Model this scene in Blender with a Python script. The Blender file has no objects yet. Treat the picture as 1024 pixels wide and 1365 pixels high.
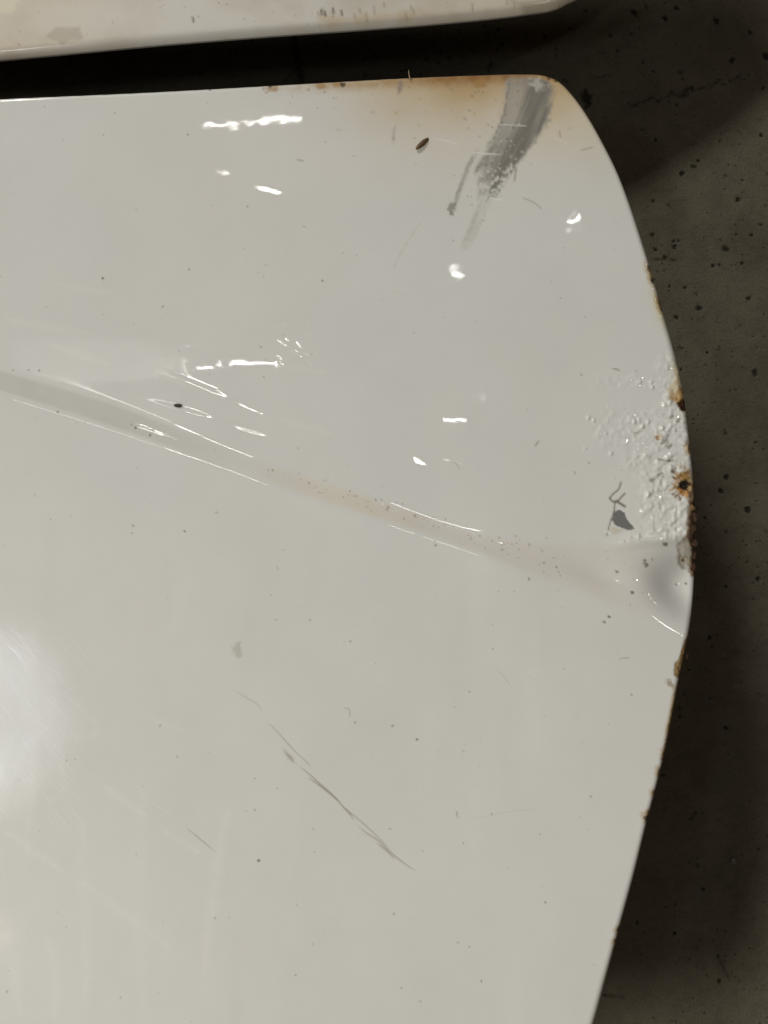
import bpy, math, random
import numpy as np

S = bpy.context.scene
random.seed(4)
rng = np.random.default_rng(7)

# ------------------------------------------------------------------ camera, world, lamps
K = 0.8 / 1024.0          # metres on the panel per unit of the drawing grid
D = 1024.0                # camera height above the hood, in grid units (0.8 m)
HP = 0.24                 # height of the hood above the floor (m)
CU, CV = 512.0, 682.5
FD = D + HP / K           # camera height above the floor, grid units

cam_d = bpy.data.cameras.new('camera')
cam = bpy.data.objects.new('camera', cam_d)
S.collection.objects.link(cam)
cam.location = (0, 0, HP + D * K)
cam_d.sensor_fit = 'HORIZONTAL'
cam_d.sensor_width = 24.0
cam_d.lens = 24.0
cam_d.clip_start = 0.01
cam_d.clip_end = 200
S.camera = cam

w = bpy.data.worlds.new('World'); S.world = w
w.use_nodes = True
bg = w.node_tree.nodes['Background']
bg.inputs['Color'].default_value = (1.0, 0.72, 0.44, 1)
bg.inputs['Strength'].default_value = 0.05

S.view_settings.view_transform = 'Standard'
S.view_settings.look = 'None'
S.view_settings.exposure = 0.0
S.view_settings.gamma = 1.0
S.cycles.use_denoising = True
S.cycles.max_bounces = 6
S.cycles.sample_clamp_indirect = 4.0


def world_pt(u, v, z=0.0):
    """grid coordinates + height above the hood plane (grid units) -> metres"""
    return ((u - CU) * K, (CV - v) * K, HP + z * K)


def base_height(u, v):
    """the broad crown of the hood"""
    z = ((u - 300.0) ** 2) / (2 * 6500.0) + ((v - 520.0) ** 2) / (2 * 4300.0)
    z = 210 * np.tanh(z / 210)
    t = np.clip((262.0 + 0.035 * (u - 0) - v) / 150.0, 0, None)       # the front strip bends down
    fade = 1 - sstep(640, 820, u)
    z = z - 3.5 * fade * (np.sqrt(t * t + 0.006) - 0.077)
    return z


def sstep(a, b, x):
    t = np.clip((x - a) / (b - a), 0, 1)
    return t * t * (3 - 2 * t)


_P = {}


def lattice(seed, n=256):
    if seed not in _P:
        _P[seed] = np.random.default_rng(seed + 1000).random((n, n))
    return _P[seed]


def noise(u, v, s, seed=0):
    """smooth value noise, feature size s, range 0..1"""
    P = lattice(seed)
    x = u / s + 37.7 * (seed % 7); y = v / s + 11.3 * (seed % 5)
    i = np.floor(x).astype(int); j = np.floor(y).astype(int)
    fx = x - i; fy = y - j
    fx = fx * fx * (3 - 2 * fx); fy = fy * fy * (3 - 2 * fy)
    n = P.shape[0]
    a = P[j % n, i % n]; b = P[j % n, (i + 1) % n]
    c = P[(j + 1) % n, i % n]; d = P[(j + 1) % n, (i + 1) % n]
    return (a * (1 - fx) + b * fx) * (1 - fy) + (c * (1 - fx) + d * fx) * fy


def fbm(u, v, s, seed=0, o=4):
    r = 0; a = 1; t = 0
    for k in range(o):
        r = r + a * noise(u, v, s / 2 ** k, seed + k); t += a; a *= 0.55
    return r / t


def spline(pts, closed=True, step=4.0):
    P = np.array(pts, float)
    n = len(P); out = []
    rngk = range(n) if closed else range(n - 1)
    for k in rngk:
        if closed:
            p0, p1, p2, p3 = P[k - 1], P[k], P[(k + 1) % n], P[(k + 2) % n]
        else:
            p0, p1, p2, p3 = P[max(k - 1, 0)], P[k], P[k + 1], P[min(k + 2, n - 1)]
        m = max(1, int(np.linalg.norm(p2 - p1) / step))
        t1 = max(np.linalg.norm(p1 - p0), 1e-3) ** .5
        t2 = max(np.linalg.norm(p2 - p1), 1e-3) ** .5
        t3 = max(np.linalg.norm(p3 - p2), 1e-3) ** .5
        m1 = (p2 - p1) + t2 * ((p1 - p0) / t1 - (p2 - p0) / (t1 + t2))
        m2 = (p2 - p1) + t2 * ((p3 - p2) / t3 - (p3 - p1) / (t2 + t3))
        if not closed and k == 0: m1 = p2 - p1
        if not closed and k == n - 2: m2 = p2 - p1
        for q in range(m):
            t = q / m
            out.append((2 * t**3 - 3 * t**2 + 1) * p1 + (t**3 - 2 * t**2 + t) * m1 +
                       (-2 * t**3 + 3 * t**2) * p2 + (t**3 - t**2) * m2)
    if not closed:
        out.append(P[-1])
    return np.array(out)


LINE_LO = spline([(-400, 385), (-200, 452), (0, 521), (100, 553), (200, 587), (290, 621), (380, 652), (470, 681), (560, 710),
                  (640, 738), (720, 770), (800, 802), (860, 828), (915, 853), (980, 885)], False, 12)
LINE_HI = spline([(-400, 345), (-200, 420), (0, 494), (90, 520), (180, 550), (240, 573), (300, 596), (380, 626), (460, 652),
                  (540, 679), (640, 714), (720, 724), (790, 728), (850, 722), (930, 712), (980, 705)], False, 12)


_T = np.arange(-1500, 1700, 4.0)


def table(xp, fp, sig=45.0):
    """a smooth curve through a few stations, free of kinks"""
    y = np.interp(_T, xp, fp)
    k = np.exp(-(np.arange(-40, 41) * 4.0 / sig) ** 2 / 2); k /= k.sum()
    return np.convolve(np.pad(y, 40, mode='edge'), k, 'valid')


T_SL = table([-400, 0, 300, 480, 640, 740, 860, 930], [0.20, 0.17, 0.17, 0.20, 0.25, 0.17, 0.09, 0.04])
T_LO = table(LINE_LO[:, 0], LINE_LO[:, 1], 20); T_HI = table(LINE_HI[:, 0], LINE_HI[:, 1], 20)
T_H = np.interp(_T, _T, T_SL * (T_LO - T_HI))
T_H = table(_T, T_H, 60)


def step_profile(u, v):
    """the pressed line: the middle of the hood (below it) stands higher than the flank (above it)"""
    vl = np.interp(u, _T, T_LO); vh = np.interp(u, _T, T_HI)
    t = (v - vh) / np.maximum(vl - vh, 1)
    z = np.interp(u, _T, T_H) / 2.3 * (np.tanh(2.3 * (t - .5)) + 1)
    amp = 0.12 + 1.1 * sstep(300, 420, u) * sstep(760, 640, u)
    return z + amp * sstep(900, 780, u) * np.exp(-((v - vl - 5) / 8.0) ** 2 / 2)


def hood_shape(u, v):
    """crown, pressed line and slow waviness of the sheet"""
    return base_height(u, v) + step_profile(u, v) + 0.35 * (noise(u, v, 150, 11) - 0.5)


def grad_base(u, v):
    e = 6.0
    f = lambda a, b: float(hood_shape(np.array([a]), np.array([b]))[0])
    return np.array([(f(u + e, v) - f(u - e, v)) / (2 * e), (f(u, v + e) - f(u, v - e)) / (2 * e)])


def unit(a):
    return a / np.linalg.norm(a)


def lamp_seen_at(u, v, h, g=None):
    """where a lamp at height h must hang for its image to lie at (u, v) of the hood"""
    if g is None:
        g = grad_base(u, v)
    n = unit(np.array([-g[0], -g[1], 1.0]))
    wv = unit(np.array([CU - u, CV - v, D]))
    l = 2 * np.dot(n, wv) * n - wv
    return np.array([u, v, 0]) + l * h / l[2]


def slope_for(u, v, L):
    c = unit(np.array([CU - u, CV - v, D]))
    l = unit(np.array(L) - np.array([u, v, 0]))
    n = unit(c + l)
    return np.array([-n[0] / n[2], -n[1] / n[2]])


def area_lamp(name, L, sx, sy, radiance, color, rot=0.0):
    d = bpy.data.lights.new(name, 'AREA')
    d.shape = 'RECTANGLE'
    d.size = sx; d.size_y = sy
    d.energy = radiance * math.pi * sx * sy
    d.color = color
    o = bpy.data.objects.new(name, d)
    o.location = world_pt(*L)
    o.rotation_euler = (0, 0, rot)
    S.collection.objects.link(o)
    return o


# the main lamp of the workshop: far up and to the left
KEY_OFF = (-4.6, 7.60, 5.76)      # metres from the hood centre
kd = bpy.data.lights.new('key_lamp', 'AREA')
kd.shape = 'RECTANGLE'; kd.size = 1.9; kd.size_y = 1.1
kd.energy = 525
kd.color = (1.0, 0.98, 0.91)
key = bpy.data.objects.new('key_lamp', kd)
key.location = (KEY_OFF[0], KEY_OFF[1], HP + KEY_OFF[2])
from mathutils import Vector
key.rotation_euler = (Vector((0, 0, HP)) - key.location).to_track_quat('-Z', 'Y').to_euler()
S.collection.objects.link(key)

# an added fill lamp, out of view below left, to brighten the lower hood
fd = bpy.data.lights.new('fill_lamp', 'AREA')
fd.shape = 'RECTANGLE'; fd.size = 0.5; fd.size_y = 0.35
fd.energy = 46
fd.color = (1.0, 0.975, 0.88)
fo = bpy.data.objects.new('fill_lamp', fd)
fo.location = (-2.1, -1.45, HP + 1.9)
fo.rotation_euler = (Vector((0, 0, HP)) - fo.location).to_track_quat('-Z', 'Y').to_euler()
S.collection.objects.link(fo)

LH = 3100.0
COOL = (1.0, 0.98, 0.93)
LAMPS = {
    'A_long':  (lamp_seen_at(336, 484, LH), 0.19, 0.018, 28, -0.08),
    'A_short': (lamp_seen_at(274, 489, LH), 0.09, 0.026, 25, 0.0),
    'A_far':   (lamp_seen_at(140, 486, LH), 0.45, 0.022, 7.0, -0.08),
    'B':       (lamp_seen_at(606, 560, LH), 0.17, 0.020, 30, 0.0),
    'C_long':  (lamp_seen_at(363, 165, LH), 0.17, 0.013, 30, 0.08),
    'C_short': (lamp_seen_at(296, 174, LH), 0.10, 0.015, 28, 0.08),
    'D':       (lamp_seen_at(607, 370, LH), 0.017, 0.015, 40, 0.0),
    'E':       (lamp_seen_at(751, 307, LH), 0.034, 0.018, 44, 0.7),
    'tube_1':  (lamp_seen_at(26, 1120, LH), 0.22, 0.022, 7, -0.56),
    'tube_2':  (lamp_seen_at(16, 1000, LH), 0.18, 0.020, 7, -0.52),
    'G':       (lamp_seen_at(-34, 940, LH), 0.17, 0.28, 24, 0.0),
    'R':       (lamp_seen_at(1092, 566, LH), 0.13, 0.13, 34, 0.0),  # added out of view so the blistered paint glints
    'S':       (np.array([CU - 1000.0, CV + 3700.0, LH]), 0.30, 0.06, 60, 0.0),
    'T':       (np.array([CU + 3600.0, CV - 2100.0, LH]), 0.06, 0.35, 26, 0.0),
}
for nm, (L, sx, sy, rad, rt) in LAMPS.items():
    area_lamp('lamp_' + nm, L, sx, sy, rad, (0.84, 0.92, 1.0) if nm == 'G' else ((1.0, 0.80, 0.55) if nm.startswith('tube') else COOL), rt)

# ------------------------------------------------------------------ helpers


def link(o, parent=None):
    S.collection.objects.link(o)
    if parent:
        o.parent = parent
    return o


def empty(name, loc, label=None, cat=None, group=None):
    o = bpy.data.objects.new(name, None)
    o.location = loc
    o.empty_display_size = 0.05
    link(o)
    tag(o, label, cat, group)
    return o


def tag(o, label=None, cat=None, group=None, kind=None):
    if label: o['label'] = label
    if cat: o['category'] = cat
    if group: o['group'] = group
    if kind: o['kind'] = kind
    return o


def inside(poly, x, y):
    """even-odd test, x,y flat arrays"""
    r = np.zeros(x.shape, bool)
    n = len(poly)
    for k in range(n):
        x1, y1 = poly[k]; x2, y2 = poly[(k + 1) % n]
        if y1 == y2: continue
        c = ((y1 > y) != (y2 > y))
        if c.any():
            idx = np.nonzero(c)[0]
            xi = (x2 - x1) * (y[idx] - y1) / (y2 - y1) + x1
            r[idx] ^= x[idx] < xi
    return r


def nearest(poly, x, y, closed=True):
    """distance to and nearest point on the polyline"""
    n = len(poly)
    A = poly if closed else poly[:-1]
    B = np.roll(poly, -1, 0) if closed else poly[1:]
    best = np.full(x.shape, 1e18); bx = x.copy(); by = y.copy(); bt = np.zeros(x.shape)
    CH = 4000
    AB = B - A; L2 = (AB ** 2).sum(1) + 1e-9
    for s in range(0, len(x), CH):
        px = x[s:s + CH, None]; py = y[s:s + CH, None]
        t = ((px - A[:, 0]) * AB[:, 0] + (py - A[:, 1]) * AB[:, 1]) / L2
        t = np.clip(t, 0, 1)
        qx = A[:, 0] + t * AB[:, 0]; qy = A[:, 1] + t * AB[:, 1]
        d = (px - qx) ** 2 + (py - qy) ** 2
        k = d.argmin(1); r = np.arange(len(k))
        best[s:s + CH] = d[r, k]; bx[s:s + CH] = qx[r, k]; by[s:s + CH] = qy[r, k]
        bt[s:s + CH] = (k + t[r, k]) / len(A)
    return np.sqrt(best), bx, by, bt


def make_mesh(name, verts, faces, attrs=None, smooth=True):
    """faces: int array (n,4) or (n,3)"""
    me = bpy.data.meshes.new(name)
    nv = len(verts); nf, k = faces.shape
    me.vertices.add(nv); me.vertices.foreach_set('co', np.ascontiguousarray(verts, np.float32).ravel())
    me.loops.add(nf * k); me.loops.foreach_set('vertex_index', np.ascontiguousarray(faces, np.int32).ravel())
    me.polygons.add(nf)
    me.polygons.foreach_set('loop_start', np.arange(0, nf * k, k, dtype=np.int32))
    me.polygons.foreach_set('loop_total', np.full(nf, k, np.int32))
    me.polygons.foreach_set('use_smooth', np.full(nf, smooth))
    me.update(calc_edges=True)
    if attrs:
        for an, arr in attrs.items():
            a = me.attributes.new(an, 'FLOAT_COLOR', 'POINT')
            a.data.foreach_set('color', np.ascontiguousarray(arr, np.float32).ravel())
    me.validate()
    return me


# ------------------------------------------------------------------ materials
def new_mat(name):
    m = bpy.data.materials.new(name); m.use_nodes = True
    nt = m.node_tree
    return m, nt, nt.nodes['Principled BSDF']


def simple_mat(name, col, rough=0.6, scale=60, var=0.35, bump=0.3, metal=0.0):
    m, nt, b = new_mat(name)
    tc = nt.nodes.new('ShaderNodeTexCoord')
    n = nt.nodes.new('ShaderNodeTexNoise'); n.inputs['Scale'].default_value = scale; n.inputs['Detail'].default_value = 6
    nt.links.new(tc.outputs['Object'], n.inputs['Vector'])
    cr = nt.nodes.new('ShaderNodeValToRGB')
    cr.color_ramp.elements[0].position = 0.3; cr.color_ramp.elements[1].position = 0.7
    cr.color_ramp.elements[0].color = (*[c * (1 - var) for c in col], 1)
    cr.color_ramp.elements[1].color = (*[min(1, c * (1 + var)) for c in col], 1)
    nt.links.new(n.outputs['Fac'], cr.inputs['Fac'])
    nt.links.new(cr.outputs['Color'], b.inputs['Base Color'])
    b.inputs['Roughness'].default_value = rough
    b.inputs['Metallic'].default_value = metal
    bp = nt.nodes.new('ShaderNodeBump'); bp.inputs['Strength'].default_value = bump; bp.inputs['Distance'].default_value = 0.0008
    nt.links.new(n.outputs['Fac'], bp.inputs['Height'])
    nt.links.new(bp.outputs['Normal'], b.inputs['Normal'])
    return m


def paint_material():
    """painted steel: colour, gloss and relief come from the surface's own maps plus fine grain"""
    m, nt, b = new_mat('white_car_paint')
    N = nt.nodes; Lk = nt.links
    a = N.new('ShaderNodeAttribute'); a.attribute_name = 'paint'
    s = N.new('ShaderNodeAttribute'); s.attribute_name = 'surf'
    sep = N.new('ShaderNodeSeparateColor'); Lk.new(s.outputs['Color'], sep.inputs['Color'])
    tc = N.new('ShaderNodeTexCoord')
    # fine mottling of grime
    n1 = N.new('ShaderNodeTexNoise'); n1.inputs['Scale'].default_value = 9; n1.inputs['Detail'].default_value = 8; n1.inputs['Roughness'].default_value = 0.65
    Lk.new(tc.outputs['Object'], n1.inputs['Vector'])
    r1 = N.new('ShaderNodeMapRange'); r1.inputs['From Min'].default_value = 0.3; r1.inputs['From Max'].default_value = 0.7
    r1.inputs['To Min'].default_value = 0.965; r1.inputs['To Max'].default_value = 1.02
    Lk.new(n1.outputs['Fac'], r1.inputs['Value'])
    n3 = N.new('ShaderNodeTexNoise'); n3.inputs['Scale'].default_value = 900; n3.inputs['Detail'].default_value = 3
    Lk.new(tc.outputs['Object'], n3.inputs['Vector'])
    r3 = N.new('ShaderNodeMapRange'); r3.inputs['To Min'].default_value = 0.975; r3.inputs['To Max'].default_value = 1.025
    Lk.new(n3.outputs['Fac'], r3.inputs['Value'])
    mm = N.new('ShaderNodeMath'); mm.operation = 'MULTIPLY'
    Lk.new(r1.outputs['Result'], mm.inputs[0]); Lk.new(r3.outputs['Result'], mm.inputs[1])
    vm = N.new('ShaderNodeVectorMath'); vm.operation = 'SCALE'
    Lk.new(a.outputs['Color'], vm.inputs[0]); Lk.new(mm.outputs['Value'], vm.inputs['Scale'])
    Lk.new(vm.outputs['Vector'], b.inputs['Base Color'])
    # roughness of the base and the lacquer
    Lk.new(sep.outputs['Red'], b.inputs['Roughness'])
    Lk.new(sep.outputs['Green'], b.inputs['Coat Weight'])
    b.inputs['Coat Roughness'].default_value = 0.035
    rc = N.new('ShaderNodeMapRange'); rc.inputs['From Min'].default_value = 0.3; rc.inputs['From Max'].default_value = 0.75
    rc.inputs['To Min'].default_value = 0.016; rc.inputs['To Max'].default_value = 0.038
    Lk.new(n1.outputs['Fac'], rc.inputs['Value'])
    ad = N.new('ShaderNodeMath'); ad.operation = 'ADD'
    Lk.new(rc.outputs['Result'], ad.inputs[0]); Lk.new(s.outputs['Alpha'], ad.inputs[1])
    Lk.new(ad.outputs['Value'], b.inputs['Coat Roughness'])
    b.inputs['Specular IOR Level'].default_value = 0.35
    # lacquer orange peel + rust grain
    n2 = N.new('ShaderNodeTexNoise'); n2.inputs['Scale'].default_value = 420; n2.inputs['Detail'].default_value = 2
    Lk.new(tc.outputs['Object'], n2.inputs['Vector'])
    b2 = N.new('ShaderNodeBump'); b2.inputs['Strength'].default_value = 0.006; b2.inputs['Distance'].default_value = 0.0006
    Lk.new(n2.outputs['Fac'], b2.inputs['Height'])
    n4 = N.new('ShaderNodeTexNoise'); n4.inputs['Scale'].default_value = 700; n4.inputs['Detail'].default_value = 5
    Lk.new(tc.outputs['Object'], n4.inputs['Vector'])
    b3 = N.new('ShaderNodeBump'); b3.inputs['Distance'].default_value = 0.0012
    Lk.new(sep.outputs['Blue'], b3.inputs['Strength']); Lk.new(n4.outputs['Fac'], b3.inputs['Height'])
    Lk.new(b2.outputs['Normal'], b3.inputs['Normal'])
    Lk.new(b3.outputs['Normal'], b.inputs['Normal']); Lk.new(b3.outputs['Normal'], b.inputs['Coat Normal'])
    return m


def floor_material():
    m, nt, b = new_mat('grimy_concrete')
    N = nt.nodes; Lk = nt.links
    a = N.new('ShaderNodeAttribute'); a.attribute_name = 'paint'
    tc = N.new('ShaderNodeTexCoord')
    n1 = N.new('ShaderNodeTexNoise'); n1.inputs['Scale'].default_value = 300; n1.inputs['Detail'].default_value = 9; n1.inputs['Roughness'].default_value = 0.7
    Lk.new(tc.outputs['Object'], n1.inputs['Vector'])
    r1 = N.new('ShaderNodeMapRange'); r1.inputs['From Min'].default_value = 0.3; r1.inputs['From Max'].default_value = 0.7
    r1.inputs['To Min'].default_value = 0.80; r1.inputs['To Max'].default_value = 1.18
    Lk.new(n1.outputs['Fac'], r1.inputs['Value'])
    v1 = N.new('ShaderNodeTexVoronoi'); v1.inputs['Scale'].default_value = 210; v1.inputs['Randomness'].default_value = 1
    Lk.new(tc.outputs['Object'], v1.inputs['Vector'])
    # sparse small dark pores: small cells picked by their random colour
    sc = N.new('ShaderNodeSeparateColor'); Lk.new(v1.outputs['Color'], sc.inputs['Color'])
    pk = N.new('ShaderNodeMath'); pk.operation = 'LESS_THAN'; pk.inputs[1].default_value = 0.06
    Lk.new(sc.outputs['Red'], pk.inputs[0])
    ds = N.new('ShaderNodeMapRange'); ds.inputs['From Min'].default_value = 0.12; ds.inputs['From Max'].default_value = 0.34
    ds.inputs['To Min'].default_value = 1; ds.inputs['To Max'].default_value = 0
    Lk.new(v1.outputs['Distance'], ds.inputs['Value'])
    pm = N.new('ShaderNodeMath'); pm.operation = 'MULTIPLY'; Lk.new(pk.outputs['Value'], pm.inputs[0]); Lk.new(ds.outputs['Result'], pm.inputs[1])
    dk = N.new('ShaderNodeMapRange'); dk.inputs['To Min'].default_value = 1; dk.inputs['To Max'].default_value = 0.45
    Lk.new(pm.outputs['Value'], dk.inputs['Value'])
    mm = N.new('ShaderNodeMath'); mm.operation = 'MULTIPLY'; Lk.new(r1.outputs['Result'], mm.inputs[0]); Lk.new(dk.outputs['Result'], mm.inputs[1])
    vm = N.new('ShaderNodeVectorMath'); vm.operation = 'SCALE'
    Lk.new(a.outputs['Color'], vm.inputs[0]); Lk.new(mm.outputs['Value'], vm.inputs['Scale'])
    Lk.new(vm.outputs['Vector'], b.inputs['Base Color'])
    b.inputs['Roughness'].default_value = 0.85
    b.inputs['Specular IOR Level'].default_value = 0.25
    hs = N.new('ShaderNodeMath'); hs.operation = 'SUBTRACT'; Lk.new(n1.outputs['Fac'], hs.inputs[0]); Lk.new(pm.outputs['Value'], hs.inputs[1])
    bp = N.new('ShaderNodeBump'); bp.inputs['Strength'].default_value = 0.75; bp.inputs['Distance'].default_value = 0.0016
    Lk.new(hs.outputs['Value'], bp.inputs['Height']); Lk.new(bp.outputs['Normal'], b.inputs['Normal'])
    return m


M_PAINT = paint_material()
M_FLOOR = floor_material()
M_RUST = simple_mat('dark_flaking_rust', (0.055, 0.026, 0.011), 0.9, 260, 0.6, 0.9)
M_RUST_LIGHT = simple_mat('brown_rust_scale', (0.17, 0.10, 0.04), 0.85, 320, 0.5, 0.9)
M_STEEL = simple_mat('bare_underside_primer', (0.10, 0.095, 0.08), 0.6, 30, 0.3, 0.2)
M_WOOD = simple_mat('rough_timber', (0.22, 0.14, 0.07), 0.8, 30, 0.4, 0.4)


# ------------------------------------------------------------------ paint canvas
class Canvas:
    """a surface sampled on a grid: height z, colour, base roughness, lacquer, grain, lacquer haze"""

    def __init__(self, xs, ys, colour):
        self.xs, self.ys = xs, ys
        self.U, self.V = np.meshgrid(xs, ys)
        sh = self.U.shape
        self.z = np.zeros(sh)
        self.c = np.ones(sh + (3,)) * np.array(colour)
        self.rough = np.full(sh, 0.42); self.coat = np.ones(sh); self.grain = np.zeros(sh); self.haze = np.zeros(sh)

    def win(self, x0, y0, x1, y1):
        i0, i1 = np.searchsorted(self.xs, [x0, x1]); j0, j1 = np.searchsorted(self.ys, [y0, y1])
        return (slice(max(j0 - 1, 0), j1 + 1), slice(max(i0 - 1, 0), i1 + 1))

    def blend(self, sl, m, col, rough=None, coat=None, grain=None):
        m = np.clip(m, 0, 1)
        self.c[sl] = self.c[sl] * (1 - m[..., None]) + np.array(col) * m[..., None]
        if rough is not None: self.rough[sl] = self.rough[sl] * (1 - m) + rough * m
        if coat is not None: self.coat[sl] = self.coat[sl] * (1 - m) + coat * m
        if grain is not None: self.grain[sl] = self.grain[sl] * (1 - m) + grain * m

    def tint(self, sl, m, mul):
        m = np.clip(m, 0, 1)[..., None]
        self.c[sl] = self.c[sl] * (1 - m + m * np.array(mul))

    def line(self, pts, width, col, alpha=1.0, taper=True, depth=0.0, seed=0, rag=0.0, coat=None, curve=True):
        P = spline(pts, False, 3.0) if curve and len(pts) > 2 else np.array(pts, float)
        pad = width * 3 + 4
        sl = self.win(P[:, 0].min() - pad, P[:, 1].min() - pad, P[:, 0].max() + pad, P[:, 1].max() + pad)
        u, v = self.U[sl], self.V[sl]
        d, _, _, t = nearest(P, u.ravel(), v.ravel(), False)
        d = d.reshape(u.shape); t = t.reshape(u.shape)
        wd = width * (np.clip(np.sin(np.pi * np.clip(t, 0.02, 0.98)), 0, 1) ** 0.6 if taper else 1.0)
        if rag: d = d + rag * (noise(u, v, 3.0, seed) - 0.5) * 2
        m = np.exp(-(d / np.maximum(wd, 0.3)) ** 2) * alpha
        if taper: m = m * np.clip(np.sin(np.pi * np.clip(t, 0, 1)) * 3, 0, 1)
        if rag: m = m * (0.45 + 0.9 * noise(u, v, 5.0, seed + 3))
        self.blend(sl, m, col, coat=coat)
        if depth: self.z[sl] -= depth * m

    def spot(self, x, y, r, col, alpha=1.0, depth=0.0, rag=0.5, asp=1.0, ang=0.0, seed=1, soft=0.35, coat=None, rough=None, grain=None, haze=None):
        pad = r * max(asp, 1) * 1.9 + 3
        sl = self.win(x - pad, y - pad, x + pad, y + pad)
        u, v = self.U[sl] - x, self.V[sl] - y
        ca, sa = math.cos(ang), math.sin(ang)
        a = (u * ca + v * sa) / asp; b = -u * sa + v * ca
        d = np.sqrt(a * a + b * b) / r
        if rag: d = d + rag * (fbm(self.U[sl], self.V[sl], max(r * 0.7, 2.5), seed, 3) - 0.5) * 2
        m = (1 - sstep(1 - soft, 1 + soft, d)) * alpha
        self.blend(sl, m, col, rough, coat, grain)
        if depth: self.z[sl] -= depth * m
        return sl, m

    def poly(self, pts, col, alpha=1.0, soft=1.5, rag=2.0, ns=5.0, seed=0, depth=0.0, coat=None, rough=None, grain=None, tex=0.0):
        P = np.array(pts, float)
        pad = soft * 3 + rag * 2 + 3
        sl = self.win(P[:, 0].min() - pad, P[:, 1].min() - pad, P[:, 0].max() + pad, P[:, 1].max() + pad)
        u, v = self.U[sl].ravel(), self.V[sl].ravel()
        d, _, _, _ = nearest(P, u, v, True)
        ins = inside(P, u, v)
        sd = np.where(ins, -d, d)
        sd = sd + rag * (fbm(u, v, ns, seed, 3) - 0.5) * 2
        m = (1 - sstep(-soft, soft, sd)) * alpha
        if tex: m = m * (1 - tex + tex * 2 * fbm(u, v, 4, seed + 5, 3))
        m = np.clip(m, 0, 1).reshape(self.U[sl].shape)
        self.blend(sl, m, col, rough, coat, grain)
        if depth: self.z[sl] -= depth * m
        return sl, m


def grid_axis(a0, a1, f0, f1, fine, coarse):
    lo = np.arange(a0, f0 - coarse * 0.5, coarse); mid = np.arange(f0, f1 + 0.01, fine); hi = np.arange(f1 + coarse, a1 + coarse, coarse)
    return np.concatenate([lo, mid, hi])


def finish_sheet(cv, outline, zplane, roll, name, mat, parent, roll_fn=None):
    """cut the sampled sheet along its outline, roll its edge down and make the mesh"""
    U, V = cv.U.copy(), cv.V.copy()
    ny, nx = U.shape
    u, v = U.ravel(), V.ravel()
    ins = inside(outline, u, v)
    # only samples near the outline need an exact distance
    near = np.zeros(u.shape, bool)
    bx = np.floor(u / 40).astype(int); by = np.floor(v / 40).astype(int)
    cells = set()
    for p in outline:
        cx, cy = int(math.floor(p[0] / 40)), int(math.floor(p[1] / 40))
        for a in (-1, 0, 1):
            for b in (-1, 0, 1): cells.add((cx + a) * 100003 + cy + b)
    near = np.isin(bx * 100003 + by, np.array(list(cells)))
    idx = np.nonzero(near)[0]
    dist = np.full(u.shape, 60.0)
    d, qx, qy, _ = nearest(outline, u[idx], v[idx])
    dist[idx] = d
    fq = np.arange((ny - 1) * (nx - 1))
    j, i = fq // (nx - 1), fq % (nx - 1)
    a = j * nx + i
    F = np.stack([a, a + nx, a + nx + 1, a + 1], 1)
    keep = ins[F].any(1)
    F = F[keep]
    # samples just outside slide onto the outline
    out = idx[~ins[idx]]
    ox = qx[~ins[idx]]; oy = qy[~ins[idx]]
    u = u.copy(); v = v.copy()
    u[out] = ox; v[out] = oy; dist[out] = 0
    r = roll if roll_fn is None else roll_fn(u, v)
    t = np.clip(dist / r, 0, 1)
    dz = -r * (1 - np.sqrt(np.clip(1 - (1 - t) ** 2, 0, 1)))
    z = cv.z.ravel() + zplane
    sc = (D - z) / D
    X = (u - CU) * K * sc; Y = (CV - v) * K * sc; Z = HP + (z + dz) * K
    used = np.unique(F)
    remap = np.full(len(u), -1); remap[used] = np.arange(len(used))
    verts = np.stack([X, Y, Z], 1)[used]
    paint = np.concatenate([cv.c.reshape(-1, 3), np.ones((len(u), 1))], 1)[used]
    surf = np.stack([cv.rough.ravel(), cv.coat.ravel(), cv.grain.ravel(), cv.haze.ravel()], 1)[used]
    me = make_mesh(name, verts, remap[F], {'paint': paint, 'surf': surf})
    me.materials.append(mat)
    o = bpy.data.objects.new(name, me)
    link(o, parent)
    return o


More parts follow.
